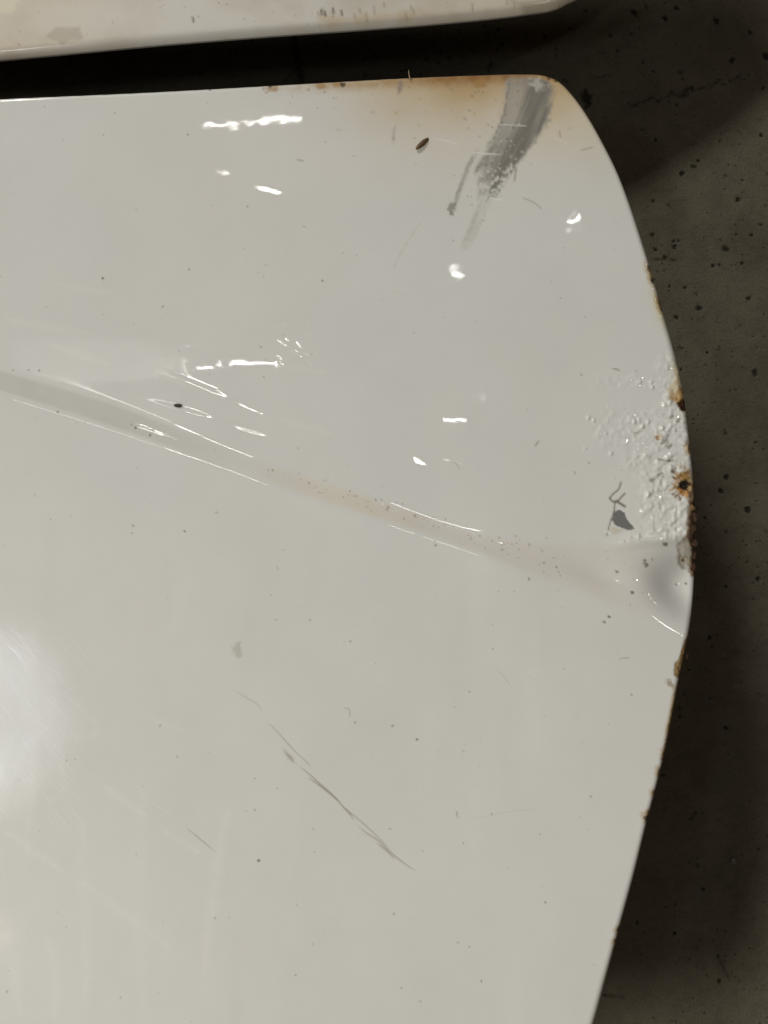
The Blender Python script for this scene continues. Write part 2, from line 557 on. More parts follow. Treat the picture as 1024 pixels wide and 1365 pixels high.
def hem(outline, zfun, roll, name, parent, colfun, depth=7.0, inset=26.0, zplane=0.0):
    """the folded flange under the edge"""
    P = outline[::2]
    n = len(P)
    T = np.roll(P, -1, 0) - np.roll(P, 1, 0); T /= np.linalg.norm(T, axis=1)[:, None] + 1e-9
    Nn = np.stack([T[:, 1], -T[:, 0]], 1)
    area = 0.5 * np.sum(P[:, 0] * np.roll(P[:, 1], -1) - np.roll(P[:, 0], -1) * P[:, 1])
    if area > 0: Nn = -Nn     # point inwards
    rr = roll(P[:, 0], P[:, 1]) if callable(roll) else np.full(n, roll)
    zb = zfun(P[:, 0], P[:, 1]) + zplane
    rows = [(-0.2, rr - 0.8), (0.5, rr + depth * 0.35), (0.2, rr + depth * 0.75), (3.0, rr + depth), (inset, rr + depth + 0.5)]
    vs = []; cs = []
    for off, dz in rows:
        q = P + Nn * off
        sc = (D - zb) / D
        vs.append(np.stack([(q[:, 0] - CU) * K * sc, (CV - q[:, 1]) * K * sc, HP + (zb - dz) * K], 1))
        cs.append(colfun(q[:, 0], q[:, 1]))
    verts = np.concatenate(vs)
    F = []
    for r in range(len(rows) - 1):
        a = np.arange(n); b = (a + 1) % n
        F.append(np.stack([r * n + a, r * n + b, (r + 1) * n + b, (r + 1) * n + a], 1))
    F = np.concatenate(F)
    paint = np.concatenate([np.concatenate(cs), np.ones((len(verts), 1))], 1)
    surf = np.tile(np.array([0.5, 0.5, 0.05, 0.05]), (len(verts), 1))
    me = make_mesh(name, verts, F, {'paint': paint, 'surf': surf})
    me.materials.append(M_PAINT)
    o = bpy.data.objects.new(name, me); link(o, parent)
    return o


WHITE = (0.733, 0.730, 0.718)
RUST = (0.30, 0.135, 0.030); RUSTD = (0.035, 0.016, 0.007); TAN = (0.56, 0.40, 0.20); BLACKISH = (0.05, 0.045, 0.04)

# ------------------------------------------------------------------ the hood
HOOD = spline([(-700, 166), (-400, 150), (0, 130), (200, 121), (400, 110), (545, 102), (650, 98), (700, 97), (727, 99),
               (746, 107), (766, 127), (786, 155), (806, 190), (825, 228), (840, 266), (855, 310), (868, 350), (878, 384),
               (890, 425), (902, 467), (912, 512), (918, 548), (923, 590), (927, 630), (930, 680), (930, 730), (928, 790),
               (923, 835), (916, 872), (908, 908), (900, 950), (890, 1000), (880, 1042), (865, 1100), (848, 1170),
               (830, 1237), (812, 1305), (796, 1365), (755, 1500), (690, 1700), (630, 1820), (560, 1870), (400, 1890),
               (-500, 1900), (-760, 1890), (-850, 1850), (-890, 1750), (-900, 1500), (-900, 500), (-890, 260), (-850, 190)])

def ding(cv, u0, v0, L, su, sv, ang=0.0, gain=1.0, w_=3):
    """a shallow dint whose middle is tilted so that lamp L mirrors in it"""
    j = np.searchsorted(cv.ys, v0); i = np.searchsorted(cv.xs, u0)
    gx = (cv.z[j, i + w_] - cv.z[j, i - w_]) / (cv.xs[i + w_] - cv.xs[i - w_])
    gy = (cv.z[j + w_, i] - cv.z[j - w_, i]) / (cv.ys[j + w_] - cv.ys[j - w_])
    need = slope_for(u0, v0, L)
    dx, dy = (need[0] - gx) * gain, (need[1] - gy) * gain
    pad = 3.5 * max(su, sv)
    sl = cv.win(u0 - pad, v0 - pad, u0 + pad, v0 + pad)
    a = cv.U[sl] - u0; b = cv.V[sl] - v0
    ca, sa = math.cos(ang), math.sin(ang)
    p = a * ca + b * sa; q = -a * sa + b * ca
    cv.z[sl] += (dx * a + dy * b) * np.exp(-(p / su) ** 2 / 2 - (q / sv) ** 2 / 2)


xs = grid_axis(-930, 1000, -24, 940, 1.5, 18)
ys = grid_axis(60, 1930, 88, 1388, 1.5, 18)
cv = Canvas(xs, ys, WHITE)
U, V = cv.U, cv.V
cv.z += hood_shape(U, V)
# slow waviness of beaten sheet
cv.z += 0.15 * (noise(U, V, 70, 12) - 0.5) * sstep(600, 300, V + 0 * U)
_t = (V - np.interp(U, _T, T_HI)) / (np.interp(U, _T, T_LO) - np.interp(U, _T, T_HI))
calm = 1 - 0.9 * sstep(-2.2, -0.6, _t) * sstep(1.8, 1.2, _t)
cv.z += calm * (0.05 * (noise(U, V, 23, 13) - 0.5) + 0.022 * (noise(U, V, 9, 14) - 0.5))
# the crushed end of the pressed line by the right edge
a = U - 872; b = V - 748
p = (a * 0.72 + b * 0.69); q = (-a * 0.69 + b * 0.72)
sp = np.where(p < 46, 27.0, 36.0)
cv.z -= 23.0 * np.exp(-((p - 46) / sp) ** 2 / 2 - (np.abs(q + 4) / np.where(q > -4, 25.0, 38.0)) ** 2.4 / 2)
cv.z += 2.6 * np.exp(-((V - (722 - (U - 850) * 0.12)) / 8) ** 2) * sstep(800, 850, U)
cv.z -= 4.5 * np.exp(-(((U - 800) * 0.95 + (V - 765) * 0.3) / 48) ** 2 - ((-(U - 800) * 0.3 + (V - 765) * 0.95) / 17) ** 2)
# soft dimple in the flank above it
cv.z -= 1.5 * np.exp(-((U - 790) / 60) ** 2 - ((V - 640) / 40) ** 2)

# blistered paint along the right edge
def blister_mask(U, V):
    m = np.zeros(U.shape)
    for (x, y, rx, ry, s) in [(903, 520, 26, 60, 0.6), (898, 590, 34, 40, 0.8), (862, 572, 62, 26, 0.55), (895, 640, 36, 50, 1.1),
                              (893, 700, 34, 18, 1.0), (880, 655, 26, 40, 0.9), (862, 617, 26, 14, 0.7), (815, 575, 26, 12, 0.35), (850, 510, 60, 12, 0.25),
                              (872, 716, 34, 6, 0.8)]:
        m = np.maximum(m, s * np.exp(-((U - x) / rx) ** 4 - ((V - y) / ry) ** 4))
    return m
sl = cv.win(740, 470, 940, 745)
bm = blister_mask(U[sl], V[sl])
bu, bv = U[sl], V[sl]
bl = np.clip(noise(bu, bv, 6.0, 21) - 0.55, 0, 1) * 4.2 + np.clip(noise(bu + bv * .4, bv, 9.0, 22) - 0.55, 0, 1) * 4 - np.clip(noise(bu, bv, 5, 23) - 0.68, 0, 1) * 4
cv.z[sl] += (bl * 1.0 + np.clip(noise(bu, bv, 4.2, 24) - .5, 0, 1) * 3.4 * (noise(bu, bv, 22, 25) > .4)) * np.clip(bm, 0, 1.1)
cv.grain[sl] += 0.05 * bm; cv.haze[sl] += 0.012 * np.clip(bm, 0, 1)
for k in range(26):                # single blisters with room between them
    x = 780 + 130 * rng.random(); y = 490 + 130 * rng.random(); r = 1.1 + 1.7 * rng.random()
    if x < 850 and y < 550 and rng.random() < 0.7: continue
    s2 = cv.win(x - 9, y - 9, x + 9, y + 9)
    cv.z[s2] += 2.2 * r / 2 * np.exp(-((U[s2] - x) ** 2 + (V[s2] - y) ** 2) / (r * r))

LP = {k: v[0] for k, v in LAMPS.items()}
def tight(u0, v0, ku, kv, su, sv, ang=0.0):
    """a slight local bulge: sharper curvature, same tilt at its middle"""
    pad = 3.5 * max(su, sv)
    sl = cv.win(u0 - pad, v0 - pad, u0 + pad, v0 + pad)
    a = cv.U[sl] - u0; b = cv.V[sl] - v0
    ca, sa = math.cos(ang), math.sin(ang)
    p = a * ca + b * sa; q = -a * sa + b * ca
    cv.z[sl] -= 0.5 * (ku * p * p + kv * q * q) * np.exp(-(p / su) ** 2 / 2 - (q / sv) ** 2 / 2)


tight(350, 168, 0, 0.0004, 90, 34, -0.08)
tight(336, 484, 0, 0.0007, 60, 16, -0.1)
tight(274, 489, 0.0004, 0.0008, 18, 18)
tight(606, 560, 0.0007, 0.0008, 42, 20)
tight(592, 708, -0.0006, 0, 60, 32, 0.36)
cv.z += 0.022 * (U - 592) * np.exp(-((U - 592) / 52) ** 2 / 2 - ((V - 708 - (U - 592) * .36) / 28) ** 2 / 2)
# dints that catch the lamps (worked over twice: neighbours pull each other)
for _ in range(3):
    ding(cv, 364, 256, LP['C_long'], 30, 11, 0.3)
    ding(cv, 301, 230, LP['C_short'], 16, 11, 0.5)
for _ in range(1):
    ding(cv, 305, 531, LP['A_long'], 40, 4.2, 0.37, 0.82)
    ding(cv, 296, 562, LP['A_long'], 44, 3.8, 0.26, 0.82)
    ding(cv, 563, 618, LP['B'], 12, 8, 0.2)
    ding(cv, 602, 615, LP['B'], 24, 3, 0.25)
    ding(cv, 838, 601, LP['R'], 5, 16, -0.15, 0.9)

# ---- colour of the paint film, stains and wear
c = cv
full = (slice(None), slice(None))
c.tint(full, 0.9 * sstep(0.25, 0.85, fbm(U, V, 330, 31, 5)), (1.0, 0.992, 0.975))
c.tint(full, 0.8 * sstep(0.3, 0.85, fbm(U + 90, V, 300, 36, 5)), (0.96, 0.985, 0.985))
# nicotine-coloured stain towards the top corner
st = sstep(300, 100, V + 22 * (fbm(U, V, 40, 41) - .5) * 2) * sstep(360, 600, U + 60 * (fbm(U, V, 60, 42) - .5))
c.tint(full, 0.95 * st, (0.98, 0.92, 0.81))
c.tint(full, 0.8 * sstep(190, 100, V + 60 * (fbm(U, V, 34, 47) - .5)) * sstep(430, 580, U) * sstep(790, 740, U), (0.90, 0.81, 0.66))
c.tint(full, np.exp(-((U - 620) / 150) ** 2 - ((V - 100) / 66) ** 2) * (0.4 + 0.9 * fbm(U, V, 34, 44)), (0.85, 0.75, 0.60))
c.tint(full, np.exp(-((U - 640) / 90) ** 2 - ((V - 100) / 13) ** 2) * (0.2 + 1.0 * fbm(U, V, 14, 45)), (0.64, 0.48, 0.33))
c.tint(full, sstep(124, 106, V + (U - 545) * 0.05) * sstep(340, 440, U) * sstep(760, 700, U) * (0.1 + 1.2 * fbm(U, V, 9, 46)), (0.72, 0.55, 0.36))
c.coat -= 0.0
c.tint(full, sstep(250, 110, V + 50 * (fbm(U, V, 40, 48) - .5)) * sstep(660, 740, U) * .9, (0.96, 0.90, 0.79))
c.tint(full, sstep(150, 98, V + 30 * (fbm(U, V, 22, 49) - .5)) * sstep(560, 640, U) * .8, (0.88, 0.78, 0.62))
# dull, dirty lacquer near the top corner
c.haze += 0.10 * st * sstep(520, 620, U) * sstep(270, 200, V)
c.haze += 0.21 * np.exp(-((U + 10) / 120) ** 2 - ((V - 930) / 110) ** 2)
c.haze += 0.05 * sstep(160, 60, U) * sstep(900, 980, V)
c.haze += 0.12 * np.exp(-((U - 120) / 110) ** 4 - ((V - 478) / 30) ** 4)     # polished-through swirl patch
# reddish / tan dust in the pressed line; its left end darkened with painted shade
vl = np.interp(U, LINE_LO[:, 0], LINE_LO[:, 1]); vh = np.interp(U, LINE_HI[:, 0], LINE_HI[:, 1])
tt = (V - vh) / (vl - vh)
band = sstep(-0.1, 0.12, tt) * sstep(1.05, 0.85, tt)
c.tint(full, band * sstep(290, 470, U) * sstep(600, 480, U) * (0.25 + 1.0 * fbm(U, V, 16, 51)) * .8, (1.02, 0.94, 0.80))
c.tint(full, band * sstep(480, 600, U) * sstep(900, 800, U) * (0.5 + 0.8 * fbm(U, V, 40, 52)), (0.985, 0.95, 0.915))
c.tint(full, band * sstep(340, 150, U) * (0.6 + 0.5 * fbm(U, V, 30, 53)), (0.84, 0.84, 0.81))
# soft ochre along the right edge
def edge_u(v):
    P = HOOD[(HOOD[:, 0] > 690) & (HOOD[:, 1] < 1700)]
    o = np.argsort(P[:, 1]); return np.interp(v, P[o, 1], P[o, 0])
EU = edge_u(V)
ed = EU - U
c.tint(full, sstep(22, 2, ed) * sstep(370, 400, V) * sstep(450, 420, V), (0.98, 0.90, 0.66))
c.tint(full, sstep(18, 2, ed) * sstep(470, 500, V) * sstep(560, 535, V), (0.95, 0.80, 0.50))
c.tint(full, sstep(12, 0, ed) * sstep(905, 930, V) * sstep(1010, 950, V), (0.93, 0.72, 0.30))

# grey scuff at the top corner: many dragged streaks
def streak(pts, w, col, al, seed, n=1, spread=0.0):
    for k in range(n):
        off = (rng.random(2) - 0.5) * spread
        c.line([(x + off[0], y + off[1]) for x, y in pts], w, col, al, True, 0.0, seed + k, 1.2)
sl = c.win(590, 95, 760, 340)
u, v = U[sl], V[sl]
cl = np.interp(v, [100, 115, 160, 200, 240, 270, 300], [702, 706, 700, 678, 657, 648, 640])    # middle of the scuff
wd = np.interp(v, [98, 112, 150, 190, 230, 265, 290], [24, 30, 32, 29, 21, 12, 3])
cr = (u - cl)
sx = (u + v * 0.42)
strk = fbm(sx * 2.2, v * 0.22, 12, 61, 4)
strk2 = noise(sx * 2.4, v * 0.3, 7, 66)
edge = sstep(1.22, 0.74, np.abs(cr) / wd + 0.35 * (strk - .5) + 0.15 * (noise(u, v, 5, 63) - .5))
fad = sstep(292, 225, v + 50 * (strk2 - .5)) * sstep(98, 112, v)
grains = sstep(0.30, 0.52, fbm(u, v, 5, 64, 3) + (235 - v) / 190)
light_core = np.exp(-((u - (688 - (v - 130) * .18)) / 9) ** 2) * sstep(108, 125, v) * sstep(185, 150, v)
al = edge * fad * grains * (0.62 + 0.5 * strk) * (1 - 0.62 * light_core)
al *= 0.75 + 0.35 * sstep(-20, 5, cr)
c.blend(sl, np.clip(edge * fad * (0.35 + .5 * grains) * (0.5 + strk2), 0, .8), (0.43, 0.415, 0.38), rough=.55, coat=.5)
c.blend(sl, np.clip(al, 0, 0.95) * (0.55 + 0.7 * fbm(sx * 3.2, v * 0.18, 8, 67, 3)) * (0.62 + 0.5 * sstep(-14, 6, cr + 6 * (strk2 - .5))), (0.20, 0.19, 0.17), rough=0.6, coat=0.35)
# dark left rim of the scuff
c.line([(680, 108), (676, 130), (672, 150), (664, 172), (655, 190)], 1.5, (0.20, 0.185, 0.165), 0.6, False, 0, 7, 1.6)
# side tail and lower tail
for k in range(3):
    streak([(638, 196), (628, 214), (618, 238), (609, 262), (603, 281)], 2.0, (0.27, 0.255, 0.23), 0.42, 70 + k, 1, 5)
streak([(663, 188), (645, 215), (632, 232)], 4.0, (0.27, 0.26, 0.23), 0.5, 80, 2, 6)
c.spot(603, 277, 5, (0.20, 0.19, 0.16), 0.7, asp=1.6, ang=1.9, rag=0.9, seed=9)
streak([(650, 262), (640, 285), (630, 310), (617, 335)], 3.0, (0.42, 0.41, 0.375), 0.28, 90, 4, 9)
streak([(535, 105), (532, 120), (530, 128)], 3, (0.24, 0.2, 0.2), 0.5, 95, 2, 3)
streak([(527, 165), (525, 180), (524, 196)], 2.2, (0.36, 0.33, 0.31), 0.6, 97, 1, 1)
for (x, y) in [(684, 170), (690, 163), (676, 185), (662, 205), (668, 222), (655, 232), (648, 220)]:
    c.spot(x, y, 1.7, (0.11, 0.105, 0.095), 0.6, rag=0.8, seed=int(x), soft=.4)
for k in range(90):
    x = 655 + rng.normal() * 19; y = 225 + rng.normal() * 34
    c.spot(x + (235 - y) * .3, y, 0.6 + rng.random() ** 2 * 1.6, (0.60, 0.59, 0.56) if rng.random() < .6 else (0.24, 0.23, 0.21), 0.6, rag=0.4, soft=.5, seed=k)
# hairline scratches that show bright
for pts, w_, a_ in [([(575, 183), (600, 189), (616, 194)], 0.9, 0.6), ([(628, 203), (650, 205), (672, 206)], 1.1, 0.8),
                    ([(655, 165), (672, 166), (706, 168)], 0.8, 0.5), ([(650, 262), (662, 266), (672, 265)], 1.3, 0.8), ([(730, 180), (745, 186), (760, 192)], .8, .4)]:
    c.line(pts, w_, (0.86, 0.85, 0.82), a_, True, 0.12)
for pts, w_, a_ in [([(698, 264), (712, 270), (722, 278)], 0.8, 0.5), ([(775, 200), (784, 198), (790, 196)], 0.8, 0.6), ([(688, 226), (686, 240)], 1.4, 0.6),
                    ([(746, 175), (747, 182)], 1.2, 0.5)]:
    c.line(pts, w_, (0.25, 0.18, 0.13), a_, False)
c.line([(566, 290), (550, 312), (530, 345), (524, 362)], 1.4, (0.50, 0.47, 0.43), 0.35, True, 0, 5, 1)

# rust on the top edge and corner
for (x, y, r) in [(362, 117, 6), (428, 113, 4.5), (448, 112, 4), (640, 111, 5), (722, 101, 4), (738, 105, 3.4), (728, 103, 2.6), (712, 99, 3)]:
    c.spot(x, y, r, (0.40, 0.24, 0.09), 0.75, 0.1, 0.9, 1.5, 0, int(x), coat=0.4)
for (x, y, r) in [(457, 112, 2.8), (732, 103, 2.4), (741, 108, 2.2), (546, 103, 2), (280, 119, 1.8), (360, 114, 2.0)]:
    c.spot(x, y, r, RUSTD, 0.85, 0.2, 0.9, 1.2, 0, int(x), coat=0.2)
c.spot(717, 112, 7, (0.68, 0.66, 0.60), 0.5, -0.3, 0.9, 1.6, 0.3, 3)
for k in range(70):
    x = 380 + 380 * rng.random(); y = 106 + abs(rng.normal()) * 40
    c.spot(x, y, 0.8 + rng.random() * 1.2, (0.28, 0.19, 0.12), 0.5 * rng.random() + .15, rag=0.5, seed=k + 5)

# rust and chips on the right edge
E = lambda y: float(edge_u(np.array([y]))[0])
for (y, off, r, al_) in [(357, 3, 4.0, .9), (366, 3, 3.2, .8), (373, 2, 4.2, .95), (398, 1, 3.4, .9), (405, 1, 4.2, 1), (411, 1, 3.4, 1),
                         (596, 1, 4.6, .9), (600, 2, 4, .7), (1028, 3, 3.2, .9), (1033, 4, 2.6, .7), (1058, 3, 3.2, .85), (1084, 3, 3.4, .8), (1092, 3, 4.2, .95),
                         (1241, 3, 3.2, .95), (1256, 3, 2.8, .95), (1005, 2, 3.4, .8), (972, 1, 3, .8)]:
    c.spot(E(y) - off - 2, y, r * 1.8, (0.52, 0.36, 0.14), 0.5 * al_, 0, 0.7, 1.2, 1.2, int(y))
    c.spot(E(y) - off, y, r, RUSTD if r > 3 and al_ > .85 else RUST, al_, 0.35, 0.8, 1.2, 1.2, int(y) + 1, coat=0.1, rough=.9, grain=.6)
# the first rusted hole at the edge
c.spot(907, 531, 11, (0.42, 0.21, 0.045), 0.9, 0.0, 0.8, 1.1, 1.4, 14, coat=0.3, grain=.5)
c.spot(900, 522, 9, (0.60, 0.45, 0.24), 0.6, 0.0, 0.8, 1.2, 1.4, 15)
c.spot(913, 541, 7.5, (0.06, 0.022, 0.006), 1.0, 1.5, 0.25, 1.0, 0, 16, soft=.2, coat=0, rough=.9, grain=.8)
c.spot(912, 540, 8.2, (0.05, 0.018, 0.006), 1.0, 2.0, 0.35, 1.0, 0, 16, soft=.2, coat=0, rough=.9, grain=.8)
# the second one with its rust bloom
sl, m = c.spot(912, 645, 21, (0.50, 0.31, 0.09), 0.0, 0, 0.9, 1.15, 1.5, 17)
u, v = U[sl], V[sl]
dd = np.sqrt(((u - 912) / 1.0) ** 2 + ((v - 643) / 1.15) ** 2)
fl = fbm(u, v, 6, 71, 3)
mm = sstep(24, 7, dd + 14 * (fl - .5) * 2) * sstep(0.40, 0.60, fbm(u + 9, v, 4.5, 72, 3) + 0.16 * sstep(20, 8, dd))
c.blend(sl, mm * 0.9 * sstep(26, 18, dd), (0.36, 0.20, 0.06), rough=.8, coat=.4, grain=.5)
c.spot(912, 656, 5.5, (0.50, 0.22, 0.03), 0.9, 0, 0.7, 1.3, 0.3, 18, coat=.5, grain=.4)
c.spot(913, 637, 6, (0.30, 0.17, 0.02), 0.7, 0, 0.8, 1.2, 1.3, 19)
c.spot(914, 647, 7.0, (0.022, 0.015, 0.010), 1.0, 5.0, 0.2, 1.12, 0, 20, soft=.14, coat=0, rough=.95, grain=.8)
for k in range(46):
    an = rng.random() * 6.28; rr_ = 10 + 13 * rng.random() ** 1.3
    c.spot(912 + rr_ * math.cos(an) * .8, 645 + rr_ * math.sin(an) * 1.15, .8 + 1.3 * rng.random(), (0.14, 0.06, 0.018) if k % 3 else (.55, .42, .22), .75, .15, .8, 1.4, an, k, soft=.4)
for k in range(14):
    c.spot(900 + 12 * rng.random(), 515 + 24 * rng.random(), .8 + 1.1 * rng.random(), (0.16, 0.065, 0.015), .7, .1, .8, 1.4, 1, k, soft=.4)
# rust creeping down the edge below it
c.poly([(934, 636), (922, 650), (917, 668), (916, 690), (917, 704), (912, 720), (916, 745), (921, 768), (938, 772)], (0.24, 0.16, 0.085), 0.95, 2, 3.5, 7, 24, 0.5, .1, .9, .8, tex=.25)
c.poly([(934, 655), (924, 668), (919, 690), (917, 712), (920, 735), (923, 760), (936, 764)], (0.055, 0.028, 0.012), 1.0, 1.5, 3.0, 6, 25, 0.8, 0, .95, 1.0)
c.poly([(903, 728), (914, 716), (922, 730), (920, 752), (910, 757), (904, 748)], (0.46, 0.44, 0.37), 0.85, 1.5, 4, 6, 26, 0.3, .4, .6, .3, tex=.3)
for pts in [[(903, 728), (910, 720), (917, 716)], [(903, 730), (907, 740), (905, 750), (913, 758), (921, 752)], [(908, 748), (914, 742), (920, 744)]]:
    c.line(pts, 1.6, (0.18, 0.13, 0.08), 0.75, False, 0.3, 31, 1.2)
c.poly([(926, 752), (931, 752), (930, 772), (925, 768)], RUST, .9, 1.5, 2, 5, 27, .2)
for (x, y, r) in [(887, 726, 2.6), (862, 753, 2.8), (860, 747, 1.6), (843, 790, 1.9), (915, 778, 1.4), (902, 779, 1.2), (823, 762, 1.8), (812, 822, 1.6), (806, 829, 1.4)]:
    c.spot(x, y, r, (0.16, 0.13, 0.10), 0.85, 0.15, 0.8, 1.3, 0.4, int(x))
# chipped strip lower down
c.poly([(921, 846), (914, 852), (909, 866), (906, 878), (900, 884), (898, 900), (907, 906), (914, 890), (921, 868)], (0.30, 0.20, 0.085), 1.0, 0.9, 1.2, 5, 28, 0.9, 0, .9, .9)
c.poly([(920, 850), (917, 862), (912, 880), (907, 904), (911, 905), (918, 882), (924, 860)], (0.035, 0.024, 0.014), 1.0, 0.9, 1.8, 4, 29, 0.9, 0, .95, .9)
c.line([(917, 850), (911, 862), (906, 878), (903, 896)], 1.0, (0.45, 0.33, 0.18), .8, False, -0.5)
c.spot(893, 911, 4, (0.36, 0.28, 0.20), 0.8, 0.3, 0.9, 1.6, 0.9, 33)
c.line([(907, 908), (902, 928), (897, 950), (890, 985), (884, 1012)], 2.6, (0.30, 0.16, 0.04), .9, False, 0, 34, 1.5)
c.line([(905, 925), (900, 948), (893, 985)], 1.3, (0.03, 0.02, 0.012), .95, False, 0, 35, .6)
c.spot(877, 584, 2.8, RUST, .9, .2, .6, 1, 0, 36); c.spot(878, 582, 5, TAN, .4, 0, .8, 1, 0, 37)
for (x, y) in [(884, 590), (890, 588), (893, 595), (880, 632), (870, 640), (905, 560), (896, 556)]:
    c.spot(x, y, 2.3, (0.2, 0.18, 0.15), 0.7, 0.3, 0.9, 1.6, -0.7, int(x + y))
c.line([(878, 612), (888, 614), (898, 614)], 1.3, (0.24, 0.19, 0.15), 0.9, False, 0.0)
c.line([(815, 492), (822, 492), (828, 495)], 1.1, (0.35, 0.29, 0.25), 0.9, True)
c.line([(842, 576), (850, 577), (858, 573)], 0.9, (0.35, 0.31, 0.27), 0.8, True)
# chip to the grey primer and its brown scratches
GREY = (0.17, 0.175, 0.175)
c.poly([(819, 682), (826, 680), (833, 683), (835, 690), (840, 697), (846, 705), (838, 707), (828, 703), (819, 700), (817, 692)], GREY, 1.0, 0.8, 1.2, 4, 38, 0.3, 0.1, .6, .1)
for pts, w_ in [([(828, 643), (825, 652), (818, 658), (813, 664)], 1.1), ([(813, 664), (816, 668), (822, 669), (830, 661), (833, 658)], 1.2),
                ([(820, 668), (819, 680), (815, 694)], 1.0), ([(815, 692), (812, 702), (809, 714)], 0.8), ([(822, 668), (830, 673), (833, 675)], 1.8)]:
    c.line(pts, w_, (0.17, 0.14, 0.12), .95, False, 0.15)
c.poly([(815, 702), (832, 706), (822, 712), (812, 712)], (0.62, 0.57, 0.48), .7, 1.5, 2, 5, 39)
c.line([(803, 706), (810, 709), (817, 712)], 1.6, (.85, .85, .83), .8, True, .3)

# the long double scratch in the lower field
SCR = (0.38, 0.34, 0.29)
c.line([(374, 996), (381, 1003), (390, 1014), (398, 1020)], 2.4, (0.36, 0.34, 0.28), .7, True, .15, 101, 1.0)
c.line([(394, 1018), (410, 1030), (428, 1046), (446, 1062), (462, 1080), (476, 1092)], 1.15, SCR, .85, True, .15)
c.line([(409, 1035), (426, 1047), (440, 1058), (454, 1071)], 1.1, (0.31, 0.27, 0.23), .75, True, .1)
c.line([(454, 1072), (466, 1085), (474, 1096)], .8, SCR, .8, True)
c.line([(474, 1098), (488, 1110), (505, 1121), (525, 1140), (545, 1155), (560, 1164)], 1.3, (0.40, 0.35, 0.30), .75, True, .1)
c.line([(452, 1070), (480, 1094), (500, 1112), (522, 1134)], .9, (0.38, 0.33, 0.28), .7, True)
c.line([(500, 1122), (514, 1133), (527, 1146)], .9, (0.33, 0.28, 0.24), .8, True)
c.line([(354, 960), (372, 978), (392, 1000), (420, 1026)], .8, (0.38, 0.36, 0.30), .8, True)
c.line([(313, 920), (325, 928), (342, 938), (352, 950)], 1.2, (0.48, 0.46, 0.40), .55, True)
c.spot(318, 866, 7, (0.42, 0.41, 0.36), .5, 0, 1.0, 1.4, 1.0, 104)
c.line([(458, 945), (464, 944), (467, 950), (466, 957)], .8, (0.38, 0.36, 0.31), .7, True)
c.line([(610, 1080), (609, 1086), (611, 1091)], 1.0, (0.34, .32, .27), .8, True)
c.line([(824, 879), (833, 877), (843, 878)], .9, (0.42, .40, .35), .8, True)
c.line([(235, 540), (240, 541)], 2.2, (0.10, .09, .07), .9, False)
c.line([(200, 1070), (216, 1078), (228, 1088)], .8, (0.85, .84, .80), .5, True, .1)
c.line([(248, 1103), (266, 1118), (289, 1137)], .8, (0.42, .36, .31), .8, True)
c.line([(600, 612), (608, 618), (614, 626)], .9, (.4, .38, .35), .6, True)
c.line([(660, 890), (672, 902), (682, 916)], 1.0, (.56, .54, .48), .5, True)
c.line([(620, 1092), (650, 1088), (690, 1080), (722, 1078)], 1.0, (.60, .58, .52), .5, True)
c.line([(714, 594), (718, 588)], 1.0, (.35, .3, .25), .9, False)
c.line([(397, 213), (404, 214)], 1.2, (.45, .42, .38), .9, False)

# wiped streaks of dull polish, with tube-lamp reflections painted in among them
FILM_GLARE = (0.80, 0.79, 0.765)
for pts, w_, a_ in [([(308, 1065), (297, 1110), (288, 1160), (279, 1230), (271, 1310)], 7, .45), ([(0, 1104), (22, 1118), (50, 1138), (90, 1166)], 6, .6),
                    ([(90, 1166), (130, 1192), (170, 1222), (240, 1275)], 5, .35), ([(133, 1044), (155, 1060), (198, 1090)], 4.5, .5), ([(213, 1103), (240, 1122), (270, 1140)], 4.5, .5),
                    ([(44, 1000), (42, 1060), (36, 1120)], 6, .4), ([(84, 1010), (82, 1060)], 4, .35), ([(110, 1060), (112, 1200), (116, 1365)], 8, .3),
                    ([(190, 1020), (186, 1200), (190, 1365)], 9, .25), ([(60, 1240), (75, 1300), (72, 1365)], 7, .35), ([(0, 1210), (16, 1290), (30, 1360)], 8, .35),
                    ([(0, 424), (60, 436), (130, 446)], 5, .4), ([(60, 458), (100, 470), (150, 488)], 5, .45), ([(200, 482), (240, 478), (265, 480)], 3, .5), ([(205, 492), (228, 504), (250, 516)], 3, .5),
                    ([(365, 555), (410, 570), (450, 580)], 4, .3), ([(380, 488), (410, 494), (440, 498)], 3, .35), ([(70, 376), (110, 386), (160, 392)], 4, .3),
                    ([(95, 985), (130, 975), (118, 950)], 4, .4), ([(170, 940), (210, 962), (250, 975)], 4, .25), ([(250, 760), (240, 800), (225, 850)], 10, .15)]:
    c.line(pts, w_ * 1.15, FILM_GLARE, min(1, a_ * 1.05), True, 0, 3 + int(pts[0][0]) % 7, 0.6)
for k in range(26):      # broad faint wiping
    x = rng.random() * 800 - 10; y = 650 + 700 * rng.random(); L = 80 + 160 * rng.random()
    c.line([(x, y), (x - 8 + 10 * rng.random(), y + L * .5), (x - 14 + 20 * rng.random(), y + L)], 8 + 10 * rng.random(), FILM_GLARE if k % 2 else (.66, .655, .62), .16, True)
